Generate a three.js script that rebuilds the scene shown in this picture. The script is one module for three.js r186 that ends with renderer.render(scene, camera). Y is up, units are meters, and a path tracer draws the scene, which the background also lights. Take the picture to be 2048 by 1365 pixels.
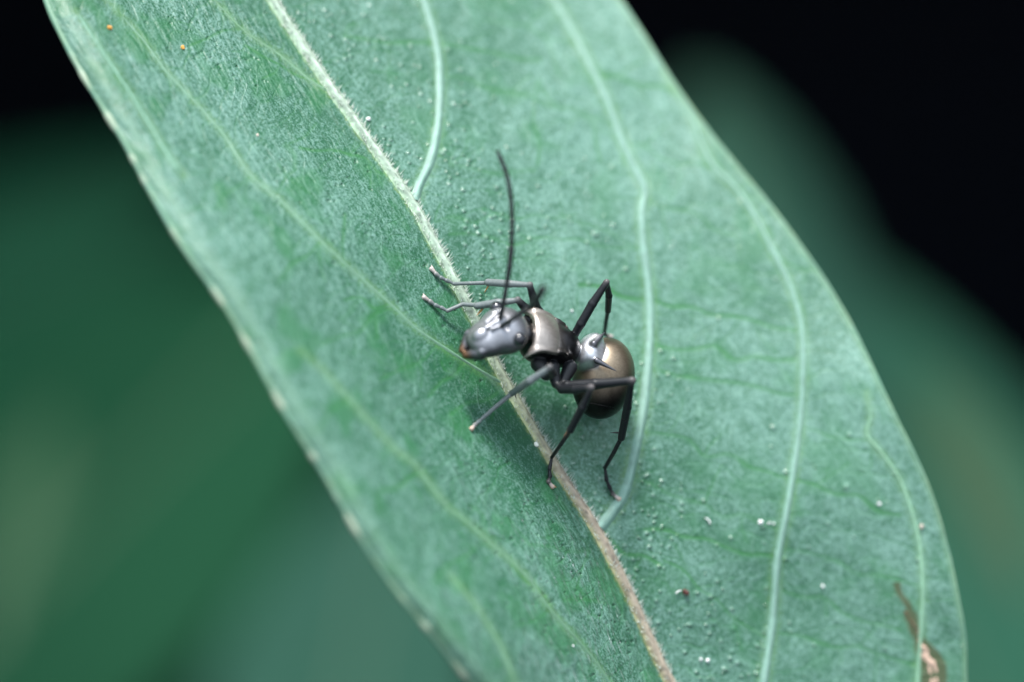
import * as THREE from 'three';
import { mergeGeometries } from 'three/addons/utils/BufferGeometryUtils.js';

// ---------------------------------------------------------------- camera, sky, sun, exposure
// Real scale: the leaf is about 40 mm wide in the frame. One "u" is 0.02 mm.
const S = 2e-5, D = 10000, PITCH = THREE.MathUtils.degToRad(42);
const T = new THREE.Vector3(0, 0.7, 0);                                  // the point in focus, 0.7 m above the ground
const AX = new THREE.Vector3(1, 0, 0), AU = new THREE.Vector3(0, Math.cos(PITCH), -Math.sin(PITCH)), AB = new THREE.Vector3(0, Math.sin(PITCH), Math.cos(PITCH));
const scene = new THREE.Scene();
const camera = new THREE.PerspectiveCamera(2 * THREE.MathUtils.radToDeg(Math.atan(682.5 / D)), 1024 / 682, 0.01, 200);
camera.position.copy(T).addScaledVector(AB, D * S);
camera.up.copy(AU); camera.lookAt(T);
const FOCUS_Z = 35;                                                      // the sharp plane lies a little in front of the midrib
camera.focus = (D - FOCUS_Z) * S;
camera.userData.fStop = 14.5;
const EXPOSURE = 2.75;

const renderer = new THREE.WebGLRenderer({ antialias: true });
renderer.toneMapping = THREE.LinearToneMapping;
renderer.toneMappingExposure = EXPOSURE;
renderer.shadowMap.enabled = true;
renderer.setSize(1024, 682);

const SUN_DIR = new THREE.Vector3().addScaledVector(AX, -0.12).addScaledVector(AU, 0.92).addScaledVector(AB, 0.38).normalize();   // towards the bright part of the clouds
{
  const W = 512, H = 256, d = new Float32Array(W * H * 4);
  for (let j = 0; j < H; j++) for (let i = 0; i < W; i++) {
    const el = ((j + 0.5) / H - 0.5) * Math.PI, az = ((i + 0.5) / W) * 2 * Math.PI - Math.PI;
    const v = new THREE.Vector3(Math.cos(el) * Math.cos(az), Math.sin(el), Math.cos(el) * Math.sin(az));
    const k = (j * W + i) * 4, s = Math.max(0, Math.sin(el));
    let L = 0.55 * (1 + 2 * s) / 3;
    L += 1.1 * Math.exp((v.dot(SUN_DIR) - 1) * 7);                         // thinner cloud round the sun
    const c = el > 0 ? [L * 0.86, L * 1.0, L * 1.16] : [0.03, 0.05, 0.04];
    d[k] = c[0]; d[k + 1] = c[1]; d[k + 2] = c[2]; d[k + 3] = 1;
  }
  const sky = new THREE.DataTexture(d, W, H, THREE.RGBAFormat, THREE.FloatType);
  sky.mapping = THREE.EquirectangularReflectionMapping; sky.magFilter = THREE.LinearFilter; sky.needsUpdate = true;
  scene.background = sky; scene.environment = sky;
}
const sun = new THREE.DirectionalLight(new THREE.Color().setRGB(1, 0.96, 0.92), 3.3);
sun.position.copy(T).addScaledVector(SUN_DIR, 1); sun.target.position.copy(T);
sun.castShadow = true; sun.shadow.radius = 24; sun.shadow.mapSize.set(2048, 2048);
Object.assign(sun.shadow.camera, { left: -0.06, right: 0.06, top: 0.06, bottom: -0.06, near: 0.1, far: 3 });
scene.add(sun, sun.target);

// ---------------------------------------------------------------- helpers
let seed = 20240611;
const rnd = () => { seed |= 0; seed = seed + 0x6D2B79F5 | 0; let t = Math.imul(seed ^ seed >>> 15, 1 | seed); t = t + Math.imul(t ^ t >>> 7, 61 | t) ^ t; return ((t ^ t >>> 14) >>> 0) / 4294967296; };
const range = (a, b) => a + (b - a) * rnd();
const clamp = (x, a = 0, b = 1) => Math.min(b, Math.max(a, x));
const mix = (a, b, t) => a + (b - a) * t;
const sstep = (a, b, x) => { const t = clamp((x - a) / (b - a)); return t * t * (3 - 2 * t); };
const mix3 = (a, b, t) => [mix(a[0], b[0], t), mix(a[1], b[1], t), mix(a[2], b[2], t)];
function hash(i, j, s) { let h = Math.imul(i, 374761393) + Math.imul(j, 668265263) + Math.imul(s, 1274126177) | 0; h = Math.imul(h ^ h >>> 13, 1274126177); return ((h ^ h >>> 16) >>> 0) / 4294967296; }
function noise(x, y, s = 0) {                                             // 0..1
  const i = Math.floor(x), j = Math.floor(y), f = x - i, g = y - j, u = f * f * (3 - 2 * f), v = g * g * (3 - 2 * g);
  return mix(mix(hash(i, j, s), hash(i + 1, j, s), u), mix(hash(i, j + 1, s), hash(i + 1, j + 1, s), u), v);
}
const fbm = (x, y, s, n = 3) => { let a = 0, w = 0.5, t = 0; for (let k = 0; k < n; k++) { a += w * noise(x, y, s + k); t += w; w *= 0.5; x = x * 2.03 + 17.1; y = y * 2.03 + 3.7; } return a / t; };
function curve(pts) {                                                    // smooth y(x) through [x, y] points, straight beyond the ends
  const n = pts.length, m = pts.map((_, i) => { const a = pts[Math.max(0, i - 1)], b = pts[Math.min(n - 1, i + 1)]; return (b[1] - a[1]) / (b[0] - a[0]); });
  return (x) => {
    if (x <= pts[0][0]) return pts[0][1] + m[0] * (x - pts[0][0]);
    if (x >= pts[n - 1][0]) return pts[n - 1][1] + m[n - 1] * (x - pts[n - 1][0]);
    let i = 0; while (x > pts[i + 1][0]) i++;
    const h = pts[i + 1][0] - pts[i][0], t = (x - pts[i][0]) / h, t2 = t * t, t3 = t2 * t;
    return (2 * t3 - 3 * t2 + 1) * pts[i][1] + (t3 - 2 * t2 + t) * h * m[i] + (-2 * t3 + 3 * t2) * pts[i + 1][1] + (t3 - t2) * h * m[i + 1];
  };
}
// a point of the place from where it shows and how far it lies before (+) or behind (-) the plane of the midrib, in u
const pt = (px, py, z) => [(px - 1024) * (D - z) / D, (682.5 - py) * (D - z) / D, z];
const toWorld = (p, out = new THREE.Vector3()) => out.copy(T).addScaledVector(AX, p[0] * S).addScaledVector(AU, p[1] * S).addScaledVector(AB, p[2] * S);
const world = (px, py, z) => toWorld(pt(px, py, z));
const used = {};
function numbered(n) { const k = used[n] = (used[n] ?? -1) + 1; return k ? `${n}_${String(k).padStart(3, '0')}` : n; }
function tag(o, label, category, group, kind) { Object.assign(o.userData, { ...(label && { label }), ...(category && { category }), ...(group && { group }), ...(kind && { kind }) }); return o; }
function thing(name, at, label, category, group) { const o = new THREE.Group(); o.name = numbered(name); o.position.copy(at); scene.add(o); return tag(o, label, category, group); }
function part(name, geometry, material, parent) { const m = new THREE.Mesh(geometry, material); m.name = parent.isScene ? numbered(name) : name; m.castShadow = m.receiveShadow = true; parent.add(m); return m; }
// positions given in u become geometry in metres about ORIGIN
function meshOf(pos, idx, origin, { uv, color, normals = true } = {}) {
  const g = new THREE.BufferGeometry(), a = new Float32Array(pos.length), v = new THREE.Vector3();
  for (let i = 0; i < pos.length; i += 3) { toWorld([pos[i], pos[i + 1], pos[i + 2]], v).sub(origin); a[i] = v.x; a[i + 1] = v.y; a[i + 2] = v.z; }
  g.setAttribute('position', new THREE.BufferAttribute(a, 3)); g.setIndex(idx);
  if (uv) g.setAttribute('uv', new THREE.Float32BufferAttribute(uv, 2));
  if (color) g.setAttribute('color', new THREE.Float32BufferAttribute(color, 3));
  if (normals) g.computeVertexNormals();
  return g;
}
const add = (a, b, k = 1) => [a[0] + b[0] * k, a[1] + b[1] * k, a[2] + b[2] * k];
const sub = (a, b) => [a[0] - b[0], a[1] - b[1], a[2] - b[2]];
const dot = (a, b) => a[0] * b[0] + a[1] * b[1] + a[2] * b[2];
const cross = (a, b) => [a[1] * b[2] - a[2] * b[1], a[2] * b[0] - a[0] * b[2], a[0] * b[1] - a[1] * b[0]];
const len = (a) => Math.hypot(a[0], a[1], a[2]);
const unit = (a) => { const l = len(a) || 1; return [a[0] / l, a[1] / l, a[2] / l]; };
function spline(pts, step) {                                              // Catmull-Rom through points of any dimension
  const out = [], n = pts.length;
  for (let i = 0; i < n - 1; i++) {
    const p = [pts[Math.max(0, i - 1)], pts[i], pts[i + 1], pts[Math.min(n - 1, i + 2)]];
    const L = Math.hypot(...p[2].map((x, c) => x - p[1][c])), k = Math.max(2, Math.ceil(L / step));
    for (let j = 0; j < k; j++) { const t = j / k; out.push(p[1].map((_, c) => 0.5 * (2 * p[1][c] + (p[2][c] - p[0][c]) * t + (2 * p[0][c] - 5 * p[1][c] + 4 * p[2][c] - p[3][c]) * t * t + (3 * p[1][c] - p[0][c] - 3 * p[2][c] + p[3][c]) * t * t * t))); }
  }
  out.push(pts[n - 1]); return out;
}
const col = (r, g, b) => new THREE.Color().setRGB(r, g, b);

// ---------------------------------------------------------------- ground and the added, unseen shrub that shades it
{
  const n = 70, pos = [], idx = [];
  for (let j = 0; j <= n; j++) for (let i = 0; i <= n; i++) {
    const f = (t) => { const s = t / n * 2 - 1; return Math.sign(s) * (Math.abs(s) * 1.5 + Math.abs(s) ** 5 * 60); };
    const x = f(i), z = f(j) - 0.6; pos.push(x, (fbm(x * 5, z * 5, 3) - 0.5) * 0.06, z);
  }
  for (let j = 0; j < n; j++) for (let i = 0; i < n; i++) { const a = j * (n + 1) + i; idx.push(a, a + n + 1, a + 1, a + 1, a + n + 1, a + n + 2); }
  const g = new THREE.BufferGeometry(); g.setAttribute('position', new THREE.Float32BufferAttribute(pos, 3)); g.setIndex(idx); g.computeVertexNormals();
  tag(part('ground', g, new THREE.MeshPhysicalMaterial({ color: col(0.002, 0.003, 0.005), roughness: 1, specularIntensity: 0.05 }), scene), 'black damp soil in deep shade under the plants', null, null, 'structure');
}
// a simple leaf blade of unit length along +x, for the added shrub
function smallLeaf() {
  const pos = [], idx = [], n = 8;
  for (let i = 0; i <= n; i++) { const t = i / n, w = 0.2 * Math.sin(Math.PI * Math.min(1, t * 0.97 + 0.02)) ** 0.8, d = -0.18 * t * t; pos.push(t, d + w * 0.25, -w, t, d, 0, t, d + w * 0.25, w); }
  for (let i = 0; i < n; i++) for (let k = 0; k < 2; k++) { const a = i * 3 + k; idx.push(a, a + 1, a + 3, a + 1, a + 4, a + 3); }
  const g = new THREE.BufferGeometry(); g.setAttribute('position', new THREE.Float32BufferAttribute(pos, 3)); g.setIndex(idx); g.computeVertexNormals(); return g;
}
{
  const root = thing('added_shade_shrub', new THREE.Vector3(0.3, 0, -1.9), 'dense dark shrub hanging over the ground behind the leaf', 'shrub');  // unseen shrub, added to keep skylight off the ground behind
  const bark = new THREE.MeshStandardMaterial({ color: col(0.05, 0.04, 0.03), roughness: 0.9 });
  const stems = [];
  for (let i = 0; i < 14; i++) {
    const a = i / 14 * Math.PI * 2, p = new THREE.CatmullRomCurve3([new THREE.Vector3(0.05 * Math.cos(a), 0, 0.05 * Math.sin(a)), new THREE.Vector3(0.35 * Math.cos(a), 0.5, 0.3 * Math.sin(a)), new THREE.Vector3(1.1 * Math.cos(a), 0.92, 1.1 * Math.sin(a) + 0.2)]);
    stems.push(new THREE.TubeGeometry(p, 10, 0.014, 6));
  }
  part('stem', mergeGeometries(stems), bark, root);
  const N = 9000, im = new THREE.InstancedMesh(smallLeaf(), new THREE.MeshPhysicalMaterial({ color: col(0.007, 0.022, 0.013), roughness: 0.7, specularIntensity: 0.4, side: THREE.DoubleSide }), N);
  const m = new THREE.Matrix4(), q = new THREE.Quaternion(), e = new THREE.Euler();
  for (let i = 0; i < N; i++) {
    const x = range(-2.2, 2.2), z = range(-1.5, 1.72), y = 0.78 + 0.3 * rnd() + 0.12 * Math.max(0, -z);
    q.setFromEuler(e.set(range(-0.5, 0.5), range(0, 6.28), range(-0.5, 0.5)));
    m.compose(new THREE.Vector3(x, y, z), q, new THREE.Vector3().setScalar(range(0.1, 0.17))); im.setMatrixAt(i, m);
  }
  im.name = 'foliage'; im.userData.kind = 'stuff'; im.castShadow = im.receiveShadow = true; root.add(im);
}

// ---------------------------------------------------------------- blurred leaves behind
// base, tip: [px, py, depth]; width in u; normal in the camera's frame (x to the side, y up, z towards the camera)
function farLeaf(name, label, base, tip, width, normal, bend, color, group) {
  const A = pt(...base), B = pt(...tip), dir = unit(sub(B, A)), L = len(sub(B, A));
  const side = unit(cross(normal, dir)), n = unit(cross(dir, side)), pos = [], uv = [], idx = [], N = 40, M = 12;
  const origin = toWorld(A), root = thing(name, origin, label, 'leaf', group);
  const at = (t, s, lift = 0) => { const w = width * Math.sin(Math.PI * clamp(t * 0.96 + 0.03)) ** 0.75; return add(add(add(A, dir, L * t), side, w * s), n, -bend * L * (t - 0.5) ** 2 * 4 + Math.abs(s) * w * 0.22 + lift); };
  for (const face of [0, 1]) for (let i = 0; i <= N; i++) for (let j = -M; j <= M; j++) { const p = at(i / N, j / M, face ? -14 : 0); pos.push(...p); uv.push(j / M * width * S, i / N * L * S); }
  const R = 2 * M + 1, F = (N + 1) * R;
  for (let i = 0; i < N; i++) for (let j = 0; j < R - 1; j++) { const a = i * R + j; idx.push(a, a + R, a + 1, a + 1, a + R, a + R + 1, F + a, F + a + 1, F + a + R, F + a + 1, F + a + R + 1, F + a + R); }
  for (let i = 0; i < N; i++) for (const j of [0, R - 1]) { const a = i * R + j, b = a + R; idx.push(a, F + a, b, b, F + a, F + b); }
  part('blade', meshOf(pos, idx, origin, { uv }), new THREE.MeshPhysicalMaterial({ color, roughness: 0.8, specularIntensity: 0.25, side: THREE.DoubleSide }), root);
  const ribPos = [], ribIdx = [];
  for (let i = 0; i <= N; i++) for (let k = 0; k < 6; k++) { const th = k / 6 * 2 * Math.PI, r = 26 * (1 - 0.8 * i / N); ribPos.push(...add(add(at(i / N, 0, 4), side, Math.cos(th) * r), n, Math.sin(th) * r * 0.7)); }
  for (let i = 0; i < N; i++) for (let k = 0; k < 6; k++) { const a = i * 6 + k, b = i * 6 + (k + 1) % 6; ribIdx.push(a, b, a + 6, b, b + 6, a + 6); }
  part('midrib', meshOf(ribPos, ribIdx, origin), new THREE.MeshStandardMaterial({ color: color.clone().lerp(col(0.2, 0.28, 0.15), 0.35), roughness: 0.7, side: THREE.DoubleSide }), root);
  return root;
}
const FAR = 'blurred leaves of the plants behind';
farLeaf('distant_leaf', 'broad blurred green leaf filling the lower left corner behind the ant leaf', [-500, 1750, -5200], [700, 480, -7600], 620, [0.25, 0.45, 0.86], 0.05, col(0.0085, 0.060, 0.026), FAR);
farLeaf('distant_leaf', 'dim blurred leaf at the left edge, darker and higher than the broad one', [-700, 900, -9000], [420, 330, -9800], 360, [-0.3, 0.1, 0.95], 0.06, col(0.013, 0.084, 0.038), FAR);
farLeaf('distant_leaf', 'pale blurred leaf at the bottom beside the lower edge of the ant leaf', [560, 2150, -4600], [790, 930, -5200], 430, [0.1, 0.6, 0.8], 0.04, col(0.029, 0.092, 0.060), FAR);
farLeaf('distant_leaf', 'small yellowish blurred leaf at the left edge in front of the broad green one', [-30, 1280, -5000], [110, 820, -5400], 95, [0.2, 0.5, 0.85], 0.05, col(0.030, 0.088, 0.040), FAR);
farLeaf('distant_leaf', 'narrow dim blurred leaf beside the upper edge of the ant leaf', [1690, 1150, -5400], [1400, 130, -6600], 290, [0.1, 0.3, 0.95], 0.05, col(0.036, 0.106, 0.066), FAR);
farLeaf('distant_leaf', 'blurred green leaf in the lower right corner', [2330, 2250, -4600], [1470, 380, -6400], 600, [0.1, 0.5, 0.86], 0.05, col(0.050, 0.168, 0.094), FAR);
farLeaf('distant_leaf', 'small olive blurred leaf beside the lower far margin of the ant leaf', [2060, 1180, -3900], [1850, 740, -4300], 105, [0.1, 0.5, 0.85], 0.05, col(0.085, 0.155, 0.075), FAR);

// ---------------------------------------------------------------- the leaf the ant stands on
// Leaf coordinates: a runs along the midrib from tip to base, c across it; both in u as seen square on.
const alongOf = (x, y) => x * 0.5 + y * 0.866, acrossOf = (x, y) => x * 0.866 - y * 0.5;
const ac = (list) => list.map(([x, y]) => [alongOf(x, y), acrossOf(x, y)]);
const MID_PX = [[545, 0], [590, 70], [650, 160], [700, 230], [750, 300], [800, 370], [830, 415], [870, 490], [905, 555], [952, 645], [1000, 745], [1050, 830], [1100, 915], [1145, 985], [1190, 1055], [1230, 1130], [1265, 1200], [1300, 1280], [1340, 1365]];
const A_TIP = -1150, A_BASE = 3150;
const mid = curve([[A_TIP, 440], [-500, 462], ...ac(MID_PX), [2400, 470], [A_BASE, 450]]);
const left = curve([[A_TIP, 425], [-900, 370], [-400, 190], [45, 80], ...ac([[160, 140], [245, 280], [310, 400], [370, 500], [455, 620], [580, 840], [650, 950], [730, 1090], [800, 1190], [870, 1275], [940, 1365]]), [2000, 195], [2500, 310], [2900, 410], [A_BASE, 435]]);
const right = curve([[A_TIP, 455], [-900, 560], [-400, 800], [0, 962], [300, 1035], ...ac([[1240, 0], [1385, 220], [1570, 450], [1680, 610], [1780, 810], [1870, 1010], [1928, 1260], [1932, 1365]]), [2400, 850], [2800, 610], [A_BASE, 465]]);
const kL = curve([[-1200, 0.4], [0, 0.78], [800, 1.0], [1300, 1.2], [1750, 1.3], [3150, 0.9]]);
const kR = curve([[-1200, 0.5], [0, 0.72], [600, 0.74], [1200, 0.5], [1700, 0.36], [2150, 0.3], [3150, 0.4]]);
const cR = curve([[-1200, 0.1], [0, 0.1], [600, 0.1], [1200, 0.26], [1700, 0.6], [2150, 0.72], [3150, 0.5]]);
function blade(a, c) {                                                   // smooth height z of the blade, and where on it: s runs -1..1 between the margins
  const m = mid(a), q = c - m;
  let z, s; const arch = (a < 900 ? -190 : -85) * ((a - 900) / 900) ** 2 / (1 + 0.2 * ((a - 900) / 900) ** 2);
  if (q < 0) {
    const w = Math.max(5, m - left(a)), u = -q / w; s = -u;
    const g = u - 5 * Math.max(0, Math.min(u, 1.05) - 0.86) ** 2;
    z = w * kL(a) * g - 10 * (1 - Math.exp(u * -14)) ;
  } else {
    const w = Math.max(5, right(a) - m), u = q / w; s = u;
    z = -w * kR(a) * (u - cR(a) * u * u);
    z += 9 * (noise(a / 170, q / 120, 41) - 0.5) * sstep(0, 0.12, u);
  }
  z += 10 * (noise(a / 230 + 3, q / 160 + 9, 7) - 0.5) * sstep(0, 0.15, Math.abs(s));
  return { z: z + arch, s, q };
}
const bladeAtPx = (x, y) => blade(alongOf(x, y), acrossOf(x, y));
const leafZ = (x, y) => bladeAtPx(x, y).z;
const fromAC = (a, c) => [a * 0.5 + c * 0.866, a * 0.866 - c * 0.5];
const bladePoint = (a, c, lift = 0) => { const [x, y] = fromAC(a, c); return pt(x, y, blade(a, c).z + lift); };
function bladeNormal(a, c) {
  const e = 4, u = sub(bladePoint(a + e, c), bladePoint(a - e, c)), v = sub(bladePoint(a, c + e), bladePoint(a, c - e)), n = unit(cross(u, v));
  return n[2] < 0 ? [-n[0], -n[1], -n[2]] : n;
}
// veins as they run on the blade: points seen at [x, y], half width and height at start and end, colours
const PALE = [0.18, 0.31, 0.25], YELLOW = [0.11, 0.22, 0.125];
const VEINS = [
  [[[1200, 1056], [1225, 1025], [1252, 980], [1272, 900], [1287, 820], [1297, 730], [1301, 640], [1296, 560], [1286, 480], [1284, 420], [1290, 378], [1265, 325], [1244, 280], [1215, 200], [1186, 140], [1150, 70], [1110, 0], [1060, -90]], 13, 8, 6.5, PALE],
  [[[829, 402], [838, 372], [862, 320], [876, 250], [880, 190], [878, 120], [866, 60], [848, 0], [820, -80]], 12, 8, 6.5, PALE],
  [[[1512, 1480], [1528, 1365], [1545, 1250], [1556, 1120], [1578, 1000], [1600, 850], [1606, 740], [1603, 650], [1580, 570], [1548, 505], [1515, 440], [1476, 380], [1430, 335], [1405, 290], [1380, 225], [1330, 150]], 12, 5, 6, PALE],
  [[[1832, 1420], [1840, 1300], [1846, 1200], [1842, 1110], [1828, 1040], [1800, 960], [1762, 905], [1735, 870], [1742, 830], [1735, 790]], 7, 4, 4, [0.2, 0.36, 0.24]],
  [[[664, 186], [620, 160], [560, 110], [485, 58], [420, -10]], 6, 3.5, 2, YELLOW],
  [[[1014, 772], [950, 735], [880, 690], [830, 655], [785, 612], [715, 550], [640, 480], [560, 400], [500, 350], [455, 280], [410, 225], [335, 145], [290, 85], [215, 0]], 5, 4, 2.5, [0.13, 0.25, 0.165]],
  [[[1240, 1400], [1195, 1330], [1150, 1275], [1100, 1218], [1050, 1150], [985, 1090], [935, 1045], [890, 1008], [830, 930], [790, 900], [740, 845], [690, 790], [650, 745], [600, 700]], 5.5, 4.5, 2.2, [0.11, 0.225, 0.135]],
  [[[1030, 1365], [1000, 1290], [950, 1210], [900, 1150]], 5, 3, 2, [0.14, 0.28, 0.16]],
  [[[365, 350], [330, 300], [285, 225], [200, 95], [150, 20]], 5.5, 4, 2.5, [0.13, 0.27, 0.19]],
];
// finer veins, darker than the blade: only colour and faint relief
const FINE = [];
{
  const R = [[690, 70, 1080, 120], [890, 150, 1230, 250], [1080, 180, 1260, 300], [900, 470, 1290, 500], [870, 440, 1150, 430], [1120, 430, 1290, 500], [1160, 570, 1290, 600], [1290, 400, 1470, 470], [1300, 600, 1590, 660], [1310, 740, 1600, 790], [1290, 860, 1580, 960], [1260, 960, 1560, 1060], [1290, 1060, 1570, 1120], [1330, 1120, 1540, 1280], [1560, 1100, 1830, 1170], [1570, 1180, 1800, 1260], [1590, 960, 1800, 1030], [1600, 850, 1740, 880], [1540, 510, 1670, 560], [1250, 290, 1440, 340], [1190, 150, 1360, 190], [900, 330, 1070, 340], [1075, 160, 1075, 330], [1310, 690, 1590, 720], [1220, 1080, 1320, 1130], [1560, 1270, 1830, 1330], [1480, 380, 1560, 400], [970, 40, 1170, 90],
    [660, 190, 490, 90], [480, 60, 380, 90], [600, 295, 700, 310], [700, 310, 790, 350], [870, 690, 760, 760], [790, 615, 640, 690], [1010, 775, 900, 830], [640, 485, 560, 560], [500, 350, 430, 420], [560, 380, 590, 340], [590, 340, 570, 290], [1000, 1080, 940, 1010], [850, 940, 760, 980], [1100, 1220, 1020, 1120], [950, 1100, 870, 1160], [690, 530, 690, 430], [780, 610, 690, 600], [1180, 1100, 1060, 1090], [1210, 1210, 1130, 1200], [700, 800, 640, 860], [610, 700, 540, 730], [930, 720, 860, 790]];
  for (const [x0, y0, x1, y1] of R) {
    const L = Math.hypot(x1 - x0, y1 - y0), n = Math.max(2, Math.ceil(L / 45)), nx = -(y1 - y0) / L, ny = (x1 - x0) / L, list = [];
    for (let i = 0; i <= n; i++) { const t = i / n, w = (rnd() - 0.5) * 26 * Math.sin(Math.PI * Math.min(1, t * 0.9 + 0.1)); list.push([mix(x0, x1, t) + nx * w, mix(y0, y1, t) + ny * w]); }
    FINE.push([list, range(2.6, 5.2), range(0.4, 0.95)]);
    for (let b = 0; b < 3; b++) { const [bx, by] = list[Math.floor(rnd() * list.length)], an = Math.atan2(y1 - y0, x1 - x0) + (rnd() < 0.5 ? 1 : -1) * range(0.6, 1.5), l = range(30, 90); FINE.push([[[bx, by], [bx + Math.cos(an) * l * 0.5 + range(-8, 8), by + Math.sin(an) * l * 0.5 + range(-8, 8)], [bx + Math.cos(an) * l, by + Math.sin(an) * l]], range(1.8, 3.4), range(0.2, 0.6)]); }
  }
}
// blade texture over a = TA0..TA1 and s = -1..1
const TW = 2048, TH = 2048, TA0 = -110, TA1 = 2330;
const leafMaps = (() => {
  const near = new Float32Array(TW * TH).fill(99), nearY = new Float32Array(TW * TH).fill(99), fine = new Float32Array(TW * TH), bump = new Float32Array(TW * TH);
  const rowOf = (a) => (a - TA0) / (TA1 - TA0) * TH, mids = [], ls = [], rs = [];
  for (let j = 0; j < TH; j++) { const a = TA0 + (j + 0.5) / TH * (TA1 - TA0); mids.push(mid(a)); ls.push(mid(a) - left(a)); rs.push(right(a) - mid(a)); }
  const stamp = (a, c, r, f) => {                                         // calls f(texel, da, dc) within r of a point
    const j0 = Math.max(0, Math.floor(rowOf(a - r))), j1 = Math.min(TH - 1, Math.ceil(rowOf(a + r)));
    for (let j = j0; j <= j1; j++) {
      const aj = TA0 + (j + 0.5) / TH * (TA1 - TA0), toI = (q) => (0.5 + 0.5 * (q < 0 ? q / ls[j] : q / rs[j])) * TW;
      const i0 = Math.max(0, Math.floor(toI(c - r - mids[j]))), i1 = Math.min(TW - 1, Math.ceil(toI(c + r - mids[j])));
      for (let i = i0; i <= i1; i++) { const s = (i + 0.5) / TW * 2 - 1, q = s < 0 ? s * ls[j] : s * rs[j]; f(j * TW + i, aj - a, mids[j] + q - c); }
    }
  };
  for (const [list, w0, w1, , color] of VEINS) {
    const p = spline(list, 4), target = color[0] < 0.25 ? nearY : near;
    p.forEach(([x, y], i) => { const w = mix(w0, w1, i / p.length); stamp(alongOf(x, y), acrossOf(x, y), 34, (k, da, dc) => { const d = Math.hypot(da, dc) - w; if (d < target[k]) target[k] = d; }); });
  }
  for (const [list, w, strength] of FINE) for (const [x, y] of spline(list, 2)) stamp(alongOf(x, y), acrossOf(x, y), w * 2.2, (k, da, dc) => { const v = strength * Math.exp(-(da * da + dc * dc) / (w * w)); if (v > fine[k]) fine[k] = v; });
  // finest veins: short pale threads between the darker cross veins
  const threads = [];
  for (let t = 0; t < 460; t++) {
    let a = range(TA0, TA1), u = rnd(), side = rnd() < 0.5 ? 1 : -1, m = mid(a), q = side * u * (side > 0 ? right(a) - m : m - left(a)), dir = side > 0 ? range(-0.75, 0.15) : range(-0.2, 0.5), w = range(1.6, 3.4), str = range(0.12, 0.5), n = 8 + rnd() * 26;
    for (let k = 0; k < n; k++) { dir += (rnd() - 0.5) * 0.35; a -= Math.cos(dir) * 3; q += Math.sin(dir) * 3 * (side < 0 ? 0.6 : 1); threads.push([a, mid(a) + q, w, str * Math.sin(Math.PI * (k + 0.5) / n)]); }
  }
  // raised glands: many small points, thick near the midrib
  const dots = [];
  for (let tries = 0; tries < 5600; tries++) {
    const a = range(TA0, TA1), side = rnd() < 0.62 ? 1 : -1, m = mid(a), w = side > 0 ? right(a) - m : m - left(a), u = rnd(), q = side * w * u;
    const patch = fbm(a / 130, q / 110, 77, 2);
    const dense = side > 0 ? Math.exp(-((u / 0.38) ** 2)) * sstep(0.34, 0.64, patch) : Math.exp(-(((u - 0.12) / 0.4) ** 2)) * sstep(0.36, 0.6, patch) * 0.95;
    if (rnd() > dense + 0.03 || Math.abs(q) < 22) continue;
    dots.push([a, m + q, (2.4 + 3.8 * rnd() ** 1.6) * (side < 0 ? 0.9 : 1), range(0.35, 1.15) * (side > 0 ? 1 : -0.75)]);
  }
  const shade = new Float32Array(TW * TH), core = new Float32Array(TW * TH), pale = new Float32Array(TW * TH);
  for (const [a, c, r, h] of dots) {
    stamp(a, c, r * 2.4, (k, da, dc) => { const d2 = (da * da + dc * dc) / (r * r); bump[k] += h * 0.42 * Math.exp(-d2 * 1.4); shade[k] += 0.5 * Math.exp(-d2 * 0.8); if (h > 0.5) core[k] += 0.8 * Math.exp(-d2 * 3.2); });
  }
  for (const [a, c, w, v] of threads) stamp(a, c, w * 2, (k, da, dc) => { const e = v * Math.exp(-(da * da + dc * dc) / (w * w)); if (e > pale[k]) pale[k] = e; });
  const rgb = new Uint8Array(TW * TH * 4), hgt = new Uint8Array(TW * TH * 4), rgh = new Uint8Array(TW * TH * 4);
  const enc = (x) => { x = clamp(x); return 255 * (x <= 0.0031308 ? 12.92 * x : 1.055 * x ** (1 / 2.4) - 0.055); };
  for (let j = 0; j < TH; j++) {
    const a = TA0 + (j + 0.5) / TH * (TA1 - TA0), fl = Math.hypot(1, kL(a)), fr = Math.hypot(1, kR(a) * 0.6);
    for (let i = 0; i < TW; i++) {
      let net = 0, thread = 0;
      const k = j * TW + i, s = (i + 0.5) / TW * 2 - 1, q = s < 0 ? s * ls[j] : s * rs[j], Q = q * (s < 0 ? fl : fr);
      const big = fbm(a / 260 + 5, Q / 200, 1, 3), patch = fbm(a / 70, Q / 60, 11, 3), grain = fbm(a / 4.4, Q / 4.4, 21, 2), grit = noise(a / 2.3, Q / 2.3, 31), streak = fbm(a / 9 + Q / 40, Q / 34, 51, 2), mottle = fbm(a / 26, Q / 22, 101, 2);
      const paleness = clamp(0.5 + 0.7 * (grain - 0.5) + 0.95 * (grit - 0.5) + 0.35 * (streak - 0.5) + 0.7 * (big - 0.5) + 0.4 * (mottle - 0.5) - (q < 0 ? 0.42 : 0.2) * Math.exp(-Math.abs(q) / 130));  // waxy bloom by grain, made darker towards the midrib
      let c = mix3([0.017, 0.090, 0.043], [0.134, 0.258, 0.206], paleness);
      c = mix3(c, [0.024, 0.13, 0.045], (s < 0 ? 0.62 : 0.36) * sstep(0.5, 0.76, patch));
            c = mix3(c, [0.022, 0.130, 0.036], clamp(fine[k] * (0.55 + patch)));
      c = mix3(c, [0.02, 0.11, 0.04], clamp(shade[k] * 0.42));
      c = mix3(c, [0.34, 0.46, 0.40], clamp(core[k] * 0.5));  // pale gland tips: the glint on the bumps is painted in
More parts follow.
